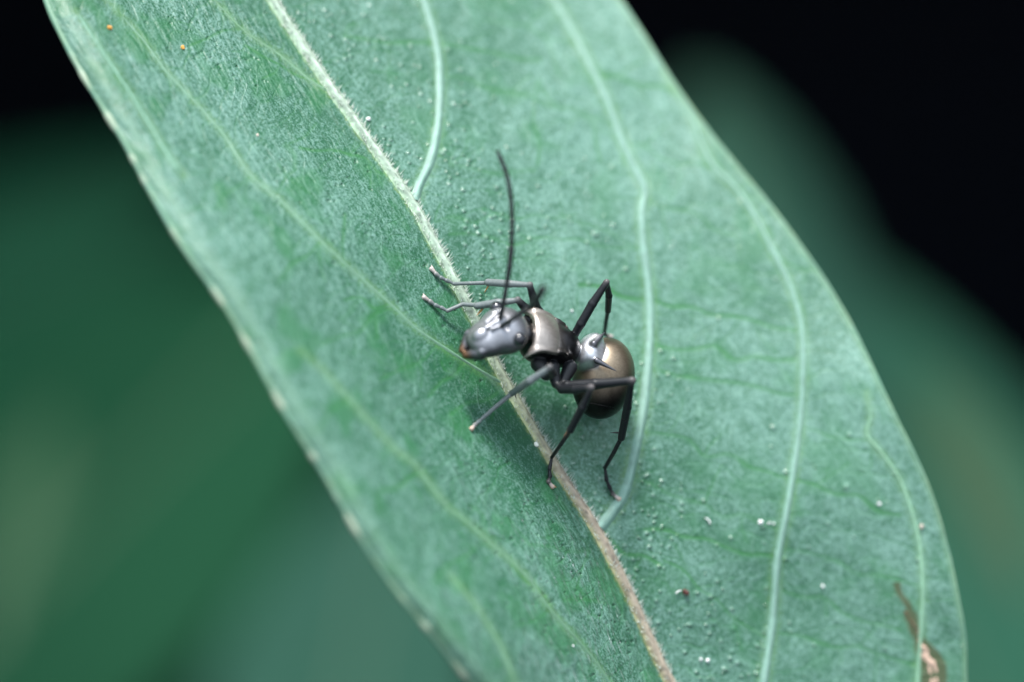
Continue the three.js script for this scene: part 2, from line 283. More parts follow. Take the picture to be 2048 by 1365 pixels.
      c = mix3(c, [0.16, 0.31, 0.23], clamp(pale[k]));
      {
        // ladder of fine cross veins, darker, and the short threads between them, paler
        const warp = fbm(a / 120, Q / 120, 141, 3), p1 = (q > 0 ? a * 0.866 - q * 0.5 : a * 0.9 + q * 0.25) / 46 + 2.4 * warp, p2 = (q > 0 ? q * 0.95 + a * 0.12 : Q * 0.9) / 40 + 2.6 * fbm(a / 90 + 7, Q / 110, 151, 2);
        const l1 = Math.abs(p1 - Math.round(p1)), l2 = Math.abs(p2 - Math.round(p2));
        net = Math.exp(-((l1 / 0.05) ** 2)) * clamp(noise(a / 60, Q / 70, 161) * 1.5 - 0.3); thread = Math.exp(-((l2 / 0.05) ** 2)) * clamp(noise(a / 50, Q / 45, 171) * 1.6 - 0.5);
        c = mix3(c, [0.024, 0.125, 0.045], clamp(0.55 * net)); c = mix3(c, [0.165, 0.30, 0.235], clamp(0.32 * thread));
      }
      const v = near[k], y = nearY[k];
      if (v < 34) c = mix3(c, [0.17, 0.33, 0.23], 0.4 * (1 - sstep(-6, 8, v)));
      if (y < 34) c = mix3(c, [0.13, 0.25, 0.09], 0.38 * (1 - sstep(-8, 12, y + 14 * (grain - 0.5))));
      // yellowish fringe along the midrib, browner towards the base
      const down = sstep(700, 1700, a), fringe = 1 - sstep(4, 17, (q < 0 ? -q : q * 1.3) + 9 * (grain - 0.5));
      c = mix3(c, mix3([0.26, 0.36, 0.14], [0.30, 0.30, 0.09], down), 0.7 * fringe);
      // margin: paler; a sheen band is painted inside the left one
      const edge = s < 0 ? (1 + s) * ls[j] : (1 - s) * rs[j];
      c = mix3(c, [0.14, 0.26, 0.15], 0.5 * (1 - sstep(2, 12, edge)) + (s < 0 ? 0.25 * Math.exp(-(((edge - 26) / 13) ** 2)) : 0));
      // brown scar at the lower right edge
      const X = a * 0.5 + (mids[j] + q) * 0.866, Y = a * 0.866 - (mids[j] + q) * 0.5;
      if (X > 1760 && Y > 1150) {
        const cx = curveScar(Y), d = Math.abs(X - cx) - scarW(Y) - 5 * (noise(X / 14, Y / 14, 61) - 0.5);
        c = mix3(c, [0.05, 0.06, 0.02], 0.9 * (1 - sstep(0, 9, d)));
      }
      rgb[k * 4] = enc(c[0]); rgb[k * 4 + 1] = enc(c[1]); rgb[k * 4 + 2] = enc(c[2]); rgb[k * 4 + 3] = 255;
      const h = 0.4 + 0.62 * bump[k] + 0.042 * (grain - 0.5) + 0.022 * (grit - 0.5) + 0.22 * (patch - 0.5) + 0.07 * (mottle - 0.5) - 0.05 * fine[k] + 0.12 * pale[k] - 0.05 * net + 0.06 * thread + (s < 0 ? (0.26 + 0.2 * sstep(900, 1500, a)) * (fbm(a / 30 + Q / 50, Q / 9, 121, 2) - 0.5) * sstep(0.25, 0.5, big) : 0.10 * (fbm(a / 40, Q / 12, 131, 2) - 0.5));
      hgt[k * 4] = hgt[k * 4 + 1] = hgt[k * 4 + 2] = 255 * clamp(h); hgt[k * 4 + 3] = 255;
      rgh[k * 4] = rgh[k * 4 + 1] = rgh[k * 4 + 2] = 255 * clamp(0.50 + 0.22 * (grain - 0.5) - 0.1 * (patch - 0.5) + 0.15 * fine[k] - 0.9 * Math.max(0, bump[k])); rgh[k * 4 + 3] = 255;
    }
  }
  const tex = (d, srgb) => { const t = new THREE.DataTexture(d, TW, TH); t.magFilter = THREE.LinearFilter; t.wrapS = t.wrapT = THREE.ClampToEdgeWrapping; if (srgb) t.colorSpace = THREE.SRGBColorSpace; t.needsUpdate = true; return t; };
  return { map: tex(rgb, true), bumpMap: tex(hgt), roughnessMap: tex(rgh) };
})();
function scarW(y) { return y < 1165 ? -30 : y < 1225 ? 3 : y < 1245 ? 9 : y < 1270 ? 6 : mix(6, 21, sstep(1270, 1320, y)); }
function curveScar(y) { return y < 1230 ? mix(1795, 1822, sstep(1170, 1230, y)) : mix(1822, 1868, sstep(1230, 1345, y)); }

const leafOrigin = toWorld(bladePoint(A_BASE, mid(A_BASE)));
const leaf = thing('green_leaf', leafOrigin, 'large sharp green leaf with pale raised veins that the ant stands on', 'leaf');
{
  const NA = 760, NC = 170, pos = [], uv = [], idx = [], R = 2 * NC + 1;
  const sAt = (k) => { const t = k / NC; return Math.sign(t) * (Math.abs(t) * 0.9 + 0.1 * Math.abs(t) ** 2); };
  for (const face of [0, 1]) for (let i = 0; i <= NA; i++) {
    const t = i / NA, a = t < 0.08 ? mix(A_TIP, TA0, t / 0.08) : t < 0.92 ? mix(TA0, TA1, (t - 0.08) / 0.84) : mix(TA1, A_BASE, (t - 0.92) / 0.08);
    const m = mid(a), l = Math.max(4, m - left(a)), r = Math.max(4, right(a) - m);
    for (let k = -NC; k <= NC; k++) {
      const s = sAt(k), edge = face ? 1 : 0, c = m + (s < 0 ? s * l : s * r);
      pos.push(...bladePoint(a, c, face ? -11 * (1 - Math.abs(s) ** 12) - 3 : 0));
      uv.push(0.5 + 0.5 * s, (a - TA0) / (TA1 - TA0));
    }
  }
  const F = (NA + 1) * R;
  for (let i = 0; i < NA; i++) for (let k = 0; k < R - 1; k++) { const a = i * R + k; idx.push(a, a + R, a + 1, a + 1, a + R, a + R + 1); if (i % 1 === 0) idx.push(F + a, F + a + 1, F + a + R, F + a + 1, F + a + R + 1, F + a + R); }
  for (let i = 0; i < NA; i++) for (const k of [0, R - 1]) { const a = i * R + k, b = a + R; idx.push(a, F + a, b, b, F + a, F + b); }
  part('blade', meshOf(pos, idx, leafOrigin, { uv }), new THREE.MeshPhysicalMaterial({ ...leafMaps, color: 0xffffff, roughness: 1, bumpScale: 2.6e-4, side: THREE.DoubleSide, sheen: 0.6, sheenColor: col(0.75, 0.95, 0.95), sheenRoughness: 0.5 }), leaf);
}
// a soft ridge lying on the blade along [x, y] points; sizes and colour may change along it
function ridge(list, size, colour, step = 5, rows = 9, rough = 0) {
  const p = spline(list, step), pos = [], color = [], idx = [];
  p.forEach(([x, y], i) => {
    const t = i / (p.length - 1), [w, h] = size(t, i), a = alongOf(x, y), c = acrossOf(x, y), n = bladeNormal(a, c);
    const [x0, y0] = p[Math.max(0, i - 1)], [x1, y1] = p[Math.min(p.length - 1, i + 1)], L = Math.hypot(x1 - x0, y1 - y0), sx = -(y1 - y0) / L, sy = (x1 - x0) / L;
    for (let k = 0; k < rows; k++) {
      const o = (k / (rows - 1) * 2 - 1) * 1.7, X = x + sx * o * w, Y = y + sy * o * w, P = pt(X, Y, leafZ(X, Y));
      const hh = h * (Math.exp(-o * o * 1.15) * 1.12) - 0.9 - 0.6 * Math.abs(o) + (rough && (noise(i * step / 9, k * 1.7, 91) - 0.5) * rough * Math.exp(-o * o));
      pos.push(...add(P, n, hh)); color.push(...colour(t, o, i));
    }
  });
  for (let i = 0; i < p.length - 1; i++) for (let k = 0; k < rows - 1; k++) { const a = i * rows + k; idx.push(a, a + 1, a + rows, a + 1, a + rows + 1, a + rows); }
  return meshOf(pos, idx, leafOrigin, { color });
}
const veinMat = new THREE.MeshPhysicalMaterial({ vertexColors: true, roughness: 0.55, side: THREE.DoubleSide, sheen: 0.3, sheenColor: col(0.9, 1, 0.95), sheenRoughness: 0.5 });
VEINS.forEach(([list, w0, w1, h, color], v) => {
  const base = [0.075, 0.18, 0.125];
  part('vein', ridge(list, (t, i) => [mix(w0, w1, t) * 0.68 * (0.82 + 0.24 * noise(i / 9, v, 5) + 0.16 * noise(i / 2.5, v, 9)) * (0.3 + 0.7 * sstep(0, 0.05, 1 - t)) * (v < 2 ? 1 + 0.3 * (1 - sstep(0, 0.07, t)) : 1), mix(h, h * 0.6, t) * (v === 0 || v === 1 || v === 4 || v === 5 ? 1 : sstep(0, 0.06, t)) * sstep(0, 0.08, 1 - t)], (t, o, i) => mix3(color, base, clamp(Math.abs(o) * 0.9 - 0.25 + 0.45 * (noise(i / 1.5, o * 3, v + 70) - 0.5) + 1 - sstep(0, 0.1, 1 - t) + (v === 3 || v > 5 ? 1 - sstep(0, 0.1, t) : 0))).map((x) => x * (0.85 + 0.3 * noise(i / 2, o * 2, v)))), veinMat, leaf);
});
const midList = [...Array(6)].map((_, i) => { const a = mix(A_TIP + 20, 150, i / 5.2); return fromAC(a, mid(a)); }).concat(MID_PX, [2000, 2300, 2700, A_BASE].map((a) => fromAC(a, mid(a))));
const midColour = (x, y, o, i) => {
  const down = sstep(560, 980, y), speck = fbm(i / 2.2, o * 2.5, 15, 2);
  const c = mix3([0.34, 0.43, 0.33], mix3([0.33, 0.32, 0.19], [0.31, 0.255, 0.19], sstep(750, 1000, y)), down);
  return mix3(c, mix3([0.24, 0.38, 0.20], [0.26, 0.29, 0.09], down), clamp(o * 0.8 - 0.4)).map((v) => v * (0.12 + 1.3 * speck + 0.45 * noise(i / 12, o * 5, 27)));
};
const midPath = spline(midList, 4);
const midrib = part('midrib', ridge(midList, (t, i) => { const [, y] = midPath[Math.min(i, midPath.length - 1)]; return [mix(8.2, 8.2, sstep(0, 900, y)) * (0.9 + 0.2 * noise(i / 9, 1, 8)), 10]; }, (t, o, i) => midColour(0, midPath[Math.min(i, midPath.length - 1)][1], o, i), 4, 11, 1.6), new THREE.MeshPhysicalMaterial({ vertexColors: true, roughness: 0.6, side: THREE.DoubleSide, sheen: 0.4, sheenColor: col(1, 1, 0.95), sheenRoughness: 0.5 }), leaf);
{
  // fine hairs that stand on the midrib, mostly on its upper side
  const hair = new THREE.ConeGeometry(0.85 * S, 1, 5, 1, true); hair.translate(0, 0.5, 0);
  const N = 2200, im = new THREE.InstancedMesh(hair, new THREE.MeshPhysicalMaterial({ color: col(0.62, 0.68, 0.6), roughness: 0.5, side: THREE.DoubleSide, transmission: 0.3, thickness: 0 }), N);
  const m = new THREE.Matrix4(), q = new THREE.Quaternion(), up = new THREE.Vector3(0, 1, 0), d = new THREE.Vector3(), o = toWorld([0, 0, 0]);
  for (let i = 0; i < N; i++) {
    const a = range(150, 2050), lying = i > 1300, c = mid(a) + (lying ? range(-11, 11) : range(-3, 13)), n = bladeNormal(a, c), p = bladePoint(a, c, lying ? 9 * Math.exp(-(((c - mid(a)) / 10) ** 2)) : 3), along = unit(sub(bladePoint(a - 5, c), p)), out = unit(sub(bladePoint(a, c + 5), p));
    const dir = unit(add(add(add([0, 0, 0], n, lying ? range(0.05, 0.3) : range(0.25, 0.8)), along, range(0.1, 0.7)), out, lying ? range(-0.4, 0.6) : range(0.4, 1)));
    toWorld(dir, d).sub(o).normalize(); q.setFromUnitVectors(up, d);
    m.compose(toWorld(p).sub(leafOrigin), q, new THREE.Vector3(1, range(7, 17) * S, 1)); im.setMatrixAt(i, m);
  }
  im.name = 'hairs'; im.userData.kind = 'stuff'; midrib.add(im);
}
// thickened margins: rounded cords with small teeth
function marginCord(edge, a0, a1, r0, teeth, s) {
  const pos = [], color = [], idx = [], n = Math.ceil((a1 - a0) / 6), K = 9;
  for (let i = 0; i <= n; i++) {
    const a = mix(a0, a1, i / n), c = edge(a), P = bladePoint(a, c, -5), dir = unit(sub(bladePoint(a + 4, edge(a + 4)), bladePoint(a - 4, edge(a - 4)))), nn = bladeNormal(a, c), out = unit(cross(dir, nn));
    const tooth = teeth * Math.max(0, noise(a / 24, 3, 33 + s) - 0.55) * 2.2, r = r0 * (0.85 + 0.3 * noise(a / 40, 0, 12)) + tooth * 2.4;
    for (let k = 0; k < K; k++) { const th = k / K * 2 * Math.PI; pos.push(...add(add(P, out, Math.cos(th) * r), nn, Math.sin(th) * r)); const f = noise(a / 26, k / 3, 44 + s); color.push(...mix3(mix3([0.11, 0.24, 0.17], [0.16, 0.27, 0.16], f), [0.36, 0.40, 0.29], clamp(tooth * 0.8))); }
  }
  for (let i = 0; i < n; i++) for (let k = 0; k < K; k++) { const a = i * K + k, b = i * K + (k + 1) % K; idx.push(a, b, a + K, b, b + K, a + K); }
  return meshOf(pos, idx, leafOrigin, { color });
}
part('margin', marginCord(left, -300, 2300, 6.5, 1, -1), veinMat, leaf);
part('margin', marginCord(right, -100, 2500, 3.5, 0.1, 1), veinMat, leaf);
{
  // dry papery scar at the lower right edge
  const list = [[1810, 1222], [1816, 1232], [1824, 1245], [1836, 1262], [1842, 1285], [1850, 1305], [1862, 1325], [1868, 1350], [1872, 1385]];
  const path = spline(list, 3);
  const g = ridge(list, (t, i) => { const y = path[Math.min(i, path.length - 1)][1]; return [Math.max(2.2, scarW(y) * 0.62 + 7 * (noise(y / 7, 2, 3) - 0.5)), 1.6]; }, (t, o, i) => mix3(mix3([0.09, 0.06, 0.03], [0.46, 0.32, 0.24], sstep(0.15, 0.5, t)), [0.07, 0.05, 0.02], clamp(Math.abs(o) * 0.8 - 0.45 + 0.5 * (noise(i / 4, o * 3, 19) - 0.4))), 3, 9, 5);
  tag(part('dry_scar', g, new THREE.MeshStandardMaterial({ vertexColors: true, roughness: 0.85, side: THREE.DoubleSide }), leaf), 'dry brown papery scar near the lower edge of the leaf');
  // stalk beyond the base
  const base = bladePoint(A_BASE, mid(A_BASE)), dir = unit(sub(base, bladePoint(A_BASE - 60, mid(A_BASE - 60))));
  const P = (k, drop) => toWorld(add(add(base, dir, k), [0, -drop, -drop * 0.9])).sub(leafOrigin);
  part('stalk', new THREE.TubeGeometry(new THREE.CatmullRomCurve3([P(-40, 0), P(300, 60), P(900, 700), P(1200, 3000)]), 24, 18 * S, 8), new THREE.MeshStandardMaterial({ color: col(0.16, 0.24, 0.08), roughness: 0.6 }), leaf);
}

// ---------------------------------------------------------------- a mesh from a distance field (surface nets), for the ant
// prims: { d(p) distance, k blend, c colour, r rough bounding sphere [x, y, z, R] }
function sdfMesh(prims, cell, lo, hi, cuts = []) {
  const nx = Math.ceil((hi[0] - lo[0]) / cell) + 1, ny = Math.ceil((hi[1] - lo[1]) / cell) + 1, nz = Math.ceil((hi[2] - lo[2]) / cell) + 1, BS = 8;
  const val = new Float32Array(nx * ny * nz).fill(1), id = (i, j, k) => (k * ny + j) * nx + i;
  const full = (p, list) => {
    let d = 1e9; for (const s of list) { const e = s.d(p); if (s.cut) { d = Math.max(d, -e); continue; } const k = s.k; if (d > 1e8) d = e; else if (k > 0) { const h = Math.max(k - Math.abs(d - e), 0) / k; d = Math.min(d, e) - h * h * k * 0.25; } else d = Math.min(d, e); }
    return d;
  };
  const all = [...prims, ...cuts], blocks = [], bx = Math.ceil(nx / BS), by = Math.ceil(ny / BS), bz = Math.ceil(nz / BS), half = BS * cell * 0.5 * 1.74 + cell;
  const listAt = new Map();
  for (let K = 0; K < bz; K++) for (let J = 0; J < by; J++) for (let I = 0; I < bx; I++) {
    const c = [lo[0] + (I + 0.5) * BS * cell, lo[1] + (J + 0.5) * BS * cell, lo[2] + (K + 0.5) * BS * cell];
    const list = all.filter((s) => Math.hypot(c[0] - s.b[0], c[1] - s.b[1], c[2] - s.b[2]) < s.b[3] + half + 8);
    if (!list.some((s) => !s.cut)) continue;
    const d = full(c, list);
    const sign = d < 0 ? -1 : 1, nearSurface = Math.abs(d) < half * 1.9 + 4;
    if (nearSurface) { blocks.push([I, J, K]); listAt.set((K * by + J) * bx + I, list); }
    for (let k = K * BS; k < Math.min(nz, K * BS + BS); k++) for (let j = J * BS; j < Math.min(ny, J * BS + BS); j++) for (let i = I * BS; i < Math.min(nx, I * BS + BS); i++)
      val[id(i, j, k)] = nearSurface ? full([lo[0] + i * cell, lo[1] + j * cell, lo[2] + k * cell], list) : sign;
  }
  const vid = new Map(), pos = [], nor = [], color = [], group = [], idx = [];
  const E = [[0, 1], [2, 3], [4, 5], [6, 7], [0, 2], [1, 3], [4, 6], [5, 7], [0, 4], [1, 5], [2, 6], [3, 7]];
  const vals = new Float32Array(8);
  const vertex = (i, j, k) => {
    const key = id(i, j, k); let v = vid.get(key); if (v !== undefined) return v;
    let n = 0; const p = [0, 0, 0];
    for (let c = 0; c < 8; c++) vals[c] = val[id(i + (c & 1), j + (c >> 1 & 1), k + (c >> 2))];
    for (const [a, b] of E) if (vals[a] < 0 !== vals[b] < 0) { const t = vals[a] / (vals[a] - vals[b]); n++; for (let x = 0; x < 3; x++) p[x] += mix(a >> x & 1, b >> x & 1, t); }
    for (let x = 0; x < 3; x++) p[x] /= n || 1;
    let P = [lo[0] + (i + p[0]) * cell, lo[1] + (j + p[1]) * cell, lo[2] + (k + p[2]) * cell];
    const list = listAt.get((Math.floor(k / BS) * by + Math.floor(j / BS)) * bx + Math.floor(i / BS)) ?? all, e = cell * 0.45;
    const grad = (q) => [full([q[0] + e, q[1], q[2]], list) - full([q[0] - e, q[1], q[2]], list), full([q[0], q[1] + e, q[2]], list) - full([q[0], q[1] - e, q[2]], list), full([q[0], q[1], q[2] + e], list) - full([q[0], q[1], q[2] - e], list)];
    const d0 = full(P, list), g0 = unit(grad(P)); P = add(P, g0, -clamp(d0, -cell * 0.7, cell * 0.7));
    const g = unit(grad(P)); let W = 0; const C = [0, 0, 0]; let best = 1e9, bestG = 0;
    for (const s of list) { if (s.cut) continue; const e2 = s.d(P); if (e2 < best) { best = e2; bestG = s.g; } const w = Math.exp(-Math.max(0, e2 + 1) / 1.6); W += w; const cc = typeof s.c === 'function' ? s.c(P) : s.c; for (let x = 0; x < 3; x++) C[x] += w * cc[x]; }
    v = pos.length / 3; pos.push(...P); nor.push(...g); color.push(C[0] / W, C[1] / W, C[2] / W); group.push(bestG); vid.set(key, v); return v;
  };
  const quads = [[], [], []];
  for (const [I, J, K] of blocks) for (let k = Math.max(1, K * BS); k < Math.min(nz - 1, K * BS + BS); k++) for (let j = Math.max(1, J * BS); j < Math.min(ny - 1, J * BS + BS); j++) for (let i = Math.max(1, I * BS); i < Math.min(nx - 1, I * BS + BS); i++) {
    const a = val[id(i, j, k)] < 0;
    for (let x = 0; x < 3; x++) {
      const b = val[x === 0 ? id(i + 1, j, k) : x === 1 ? id(i, j + 1, k) : id(i, j, k + 1)] < 0;
      if (a === b) continue;
      const q = x === 0 ? [vertex(i, j - 1, k - 1), vertex(i, j, k - 1), vertex(i, j, k), vertex(i, j - 1, k)] : x === 1 ? [vertex(i - 1, j, k - 1), vertex(i - 1, j, k), vertex(i, j, k), vertex(i, j, k - 1)] : [vertex(i - 1, j - 1, k), vertex(i, j - 1, k), vertex(i, j, k), vertex(i - 1, j, k)];
      if (!a) q.reverse();
      quads[group[q[0]]].push(q[0], q[1], q[2], q[0], q[2], q[3]);
    }
  }
  return { pos, nor, color, index: quads.flat(), runs: quads.map((q) => q.length) };
}
function sdfGeometry(m, origin) {
  const g = meshOf(m.pos, m.index, origin, { color: m.color, normals: false }), n = new Float32Array(m.nor.length), o = toWorld([0, 0, 0]), v = new THREE.Vector3();
  for (let i = 0; i < n.length; i += 3) { toWorld([m.nor[i], m.nor[i + 1], m.nor[i + 2]], v).sub(o).normalize(); n[i] = v.x; n[i + 1] = v.y; n[i + 2] = v.z; }
  g.setAttribute('normal', new THREE.BufferAttribute(n, 3));
  if (m.runs.filter((n) => n).length > 1) { let at = 0; m.runs.forEach((n, i) => { if (n) g.addGroup(at, n, i); at += n; }); }
  return g;
}
function cone(a, b, ra, rb, c, g = 1, k = 2) {                           // round cone between two points
  const ba = sub(b, a), l2 = dot(ba, ba), rr = ra - rb, a2 = l2 - rr * rr, il2 = 1 / l2, m = add(a, ba, 0.5);
  return { k, c, g, b: [...m, Math.sqrt(l2) / 2 + Math.max(ra, rb)], d: (p) => {
    const pa = sub(p, a), y = dot(pa, ba), z = y - l2, X = add([pa[0] * l2, pa[1] * l2, pa[2] * l2], ba, -y), x2 = dot(X, X), y2 = y * y * l2, z2 = z * z * l2, kk = Math.sign(rr) * rr * rr * x2;
    if (Math.sign(z) * a2 * z2 > kk) return Math.sqrt(x2 + z2) * il2 - rb;
    if (Math.sign(y) * a2 * y2 < kk) return Math.sqrt(x2 + y2) * il2 - ra;
    return (Math.sqrt(x2 * a2 * il2) + y * rr) * il2 - ra;
  } };
}
function ellipsoid(o, ax, r, c, g = 0, k = 3) {                           // ax: three unit axes
  return { k, c, g, b: [...o, Math.max(...r)], d: (p) => { const q = sub(p, o), x = dot(q, ax[0]) / r[0], y = dot(q, ax[1]) / r[1], z = dot(q, ax[2]) / r[2], k0 = Math.hypot(x, y, z), k1 = Math.hypot(x / r[0], y / r[1], z / r[2]); return k0 < 1e-6 ? -Math.min(...r) : k0 * (k0 - 1) / k1; } };
}
const frame = (f, d) => { f = unit(f); d = unit(add(d, f, -dot(d, f))); return [f, unit(cross(d, f)).map((x) => x), d]; };   // forward, side, up

// ---------------------------------------------------------------- the ant
const antOrigin = world(1105, 700, leafZ(1105, 700));
const ant = thing('ant', antOrigin, 'black and bronze spiny ant standing across the midrib of the leaf', 'ant');
{
  const fleck = (c, amp = 0.25) => (p) => { const f = 1 - amp / 2 + amp * noise(p[0] * 0.5 + p[2] * 0.31, p[1] * 0.5 - p[2] * 0.27, 5); return [c[0] * f, c[1] * f, c[2] * f]; };
  const HEAD = (p) => { const k = mix(0.2, 1.15, sstep(-24, 22, dot(sub(p, H), hf[2]))); return fleck([0.27 * k, 0.27 * k, 0.285 * k], 0.3)(p); }, BACK = fleck([0.42, 0.37, 0.33], 0.35), SIDE = fleck([0.022, 0.022, 0.024]), REAR = fleck([0.10, 0.09, 0.085]), PET = (p) => fleck(mix3([0.06, 0.06, 0.065], [0.66, 0.66, 0.68], sstep(-34, 6, p[1] + 36)))(p), SPINE = fleck([0.09, 0.09, 0.10]), GAST = (p) => fleck(mix3([0.014, 0.014, 0.014], [0.21, 0.165, 0.115], sstep(-18, 62, dot(sub(p, pt(1207, 757, -4)), unit([0.05, 0.75, 0.6])))), 0.3)(p);  // shade painted in: head, petiole and gaster coloured darker underneath
  const LEG = fleck([0.010, 0.011, 0.013], 0.4), LEG_LIT = fleck([0.13, 0.15, 0.148], 0.3), JOINT = [0.10, 0.09, 0.09], RED = [0.30, 0.12, 0.05], PAD = [0.42, 0.36, 0.33], ORANGE = [0.5, 0.24, 0.06];  // the paler leg colour paints in the light on the forward legs
  const P = [], cuts = [];
  // thorax: frame with x forward, y to the ant's left (down in the picture), h up from the back
  const O = pt(1108, 668, 95), f = unit([-0.9, 0.17, 0.4]), up = unit(add([0.42, 0.48, 0.75], f, -dot([0.42, 0.48, 0.75], f))), sd = unit(cross(up, f));
  const sgn = sd[1] > 0 ? -1 : 1, lat = [sd[0] * sgn, sd[1] * sgn, sd[2] * sgn];
  const loc = (x, y, h) => add(add(add(O, f, x), lat, y), up, h);
  const poly = (pts) => (x, y) => {                                       // signed distance to a polygon
    let d = 1e9, s = 1;
    for (let i = 0, j = pts.length - 1; i < pts.length; j = i++) {
      const ex = pts[j][0] - pts[i][0], ey = pts[j][1] - pts[i][1], wx = x - pts[i][0], wy = y - pts[i][1], t = clamp((wx * ex + wy * ey) / (ex * ex + ey * ey)), bx = wx - ex * t, by = wy - ey * t;
      d = Math.min(d, bx * bx + by * by); const c = [y >= pts[i][1], y < pts[j][1], ex * wy > ey * wx]; if (c.every((v) => v) || c.every((v) => !v)) s = -s;
    }
    return s * Math.sqrt(d);
  };
  const shield = (outline, top, thick, c, k, g = 0) => { const pd = poly(outline); return { k, c, g, b: [...loc(0, 0, -15), 85], d: (p) => { const q = sub(p, O), x = dot(q, f), y = dot(q, lat), h = dot(q, up), t = top(x, y); const a = pd(x, y) + 1, b = Math.abs(h - t + thick / 2) - thick / 2; return (Math.min(Math.max(a, b), 0) + Math.hypot(Math.max(a, 0), Math.max(b, 0)) - 1) * 0.85; } }; };
  const sym = (half) => [...half, ...half.slice().reverse().map(([x, y]) => [x, -y])];
  const domeTop = (x, y) => 16 * (1 - (y / 50) ** 2) + 1 + 4 * sstep(36, 50, Math.abs(y)) - 0.0078 * (x - 30) ** 2 - (Math.abs(y) < 0.8 ? 0.5 : 0) - (x > 40 ? (x - 40) ** 2 * 0.05 : 0);
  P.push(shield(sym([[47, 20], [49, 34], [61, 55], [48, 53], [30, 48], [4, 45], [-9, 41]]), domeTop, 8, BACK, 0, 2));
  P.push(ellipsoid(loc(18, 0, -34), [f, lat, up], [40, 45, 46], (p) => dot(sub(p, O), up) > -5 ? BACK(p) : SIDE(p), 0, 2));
  P.push(shield(sym([[-7, 41], [-26, 36], [-33, 38], [-37, 33]]), (x, y) => 13 * (1 - (y / 48) ** 2) - 11 + 5 * sstep(27, 38, Math.abs(y)) - 0.016 * (x + 8) ** 2, 8, REAR, 0));
  P.push(shield(sym([[-35, 33], [-54, 26], [-64, 30], [-62, 18]]), (x, y) => 5 * (1 - (y / 40) ** 2) - 3 - 0.016 * (x + 12) ** 2, 10, REAR, 0));
  P.push(ellipsoid(loc(-28, 0, -46), [f, lat, up], [48, 39, 48], SIDE, 0, 3));
  P.push(ellipsoid(loc(-44, 0, -48), [f, lat, up], [26, 26, 34], SIDE, 0, 4));
  P.push(cone(loc(40, 0, -20), pt(1050, 668, 125), 20, 17, SIDE, 0, 4));     // neck
  // petiole with two spines
  const pf = frame([-0.75, 0.25, 0.5], [0.35, 0.45, 0.8]);
  const carved = (e, o, planes, k) => ({ ...e, d: (p) => { let d = e.d(p); const q = sub(p, o); for (const [n, off] of planes) { const b = dot(q, n) - off, h = Math.max(k - Math.abs(d - b), 0) / k; d = Math.max(d, b) + h * h * k * 0.25; } return d; } });
  P.push(carved(ellipsoid(pt(1184, 708, 38), pf, [27, 43, 44], PET, 2, 3), pt(1184, 708, 38), [[unit([-0.22, 0.5, 0.84]), 27], [unit([-0.15, -0.6, 0.78]), 27], [unit([0.75, 0.1, 0.65]), 21]], 12));
  P.push(cone(loc(-58, 0, -50), pt(1178, 720, 22), 15, 17, SIDE, 0, 5));
  P.push(cone(pt(1188, 688, 56), pt(1211, 664, 34), 7, 0.8, SPINE, 2, 6));
  P.push(cone(pt(1194, 722, 66), pt(1234, 743, 74), 6.5, 0.8, SPINE, 2, 5));
  // gaster
  const gf = frame([-0.22, -1, 0.15], [0.4, 0.1, 0.9]);
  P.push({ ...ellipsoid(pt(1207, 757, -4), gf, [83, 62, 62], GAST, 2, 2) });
  for (const [t, w] of [[-0.62, 1.3], [0.05, 0]]) if (w) { const c0 = add(pt(1207, 757, -4), gf[0], -t * 83); cuts.push({ cut: true, b: [...c0, 80], d: (p) => { const x = Math.abs(dot(sub(p, c0), gf[0]) - 0.004 * len(add(sub(p, c0), gf[0], -dot(sub(p, c0), gf[0]))) ** 2); const e = P[P.gasterAt].d(p); return Math.max(x - w * 0.8, -e - 0.9); } }); }
  P.gasterAt = P.length - 1;
  // head
  const H = pt(996, 664, 135), hf = frame([-0.87, -0.34, 0.36], [-0.05, 0.62, 0.78]), hsg = hf[1][1] > 0 ? -1 : 1, hl = hf[1].map((x) => x * hsg), hloc = (x, y, h) => add(add(add(H, hf[0], x), hl, y), hf[2], h);
  const HX = [hf[0], hl, hf[2]];
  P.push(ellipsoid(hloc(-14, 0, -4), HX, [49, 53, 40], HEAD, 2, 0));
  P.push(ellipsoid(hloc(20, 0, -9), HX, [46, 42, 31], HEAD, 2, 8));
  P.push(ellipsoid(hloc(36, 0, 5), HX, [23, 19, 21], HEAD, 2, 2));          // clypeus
  for (const y of [-1, 1]) {
    P.push(cone(hloc(52, 22 * y, -16), hloc(75, 7 * y, -24), 14, 8, (p) => mix3(HEAD(p), [0.16, 0.085, 0.045], sstep(66, 80, dot(sub(p, H), hf[0]))), 0, 4));   // mandible
    P.push(cone(hloc(22, 10 * y, 29), hloc(-14, 19 * y, 39), 3.4, 3.6, HEAD, 0, 2));   // ridge beside the antenna's root
    P.push(ellipsoid(hloc(48, 27 * y, -8), HX, [13, 9, 11], HEAD, 0, 2));
    for (const x of [-4, 10]) cuts.push((() => { const c = hloc(x, 25 * y, 37); return { cut: true, b: [...c, 9], d: (p) => len(sub(p, c)) - 8.5 }; })());
    for (const [x, z, h] of [[71, 10, -22], [66, 16, -20], [60, 21, -18]]) P.push(cone(hloc(x, z * y, h), hloc(x + 7, (z - 3) * y, h - 6), 3, 1.2, [0.05, 0.03, 0.02], 0, 1.5));
  }
  P.push(cone(hloc(28, 0, 27), hloc(-8, 0, 36), 3, 3, HEAD, 0, 8));
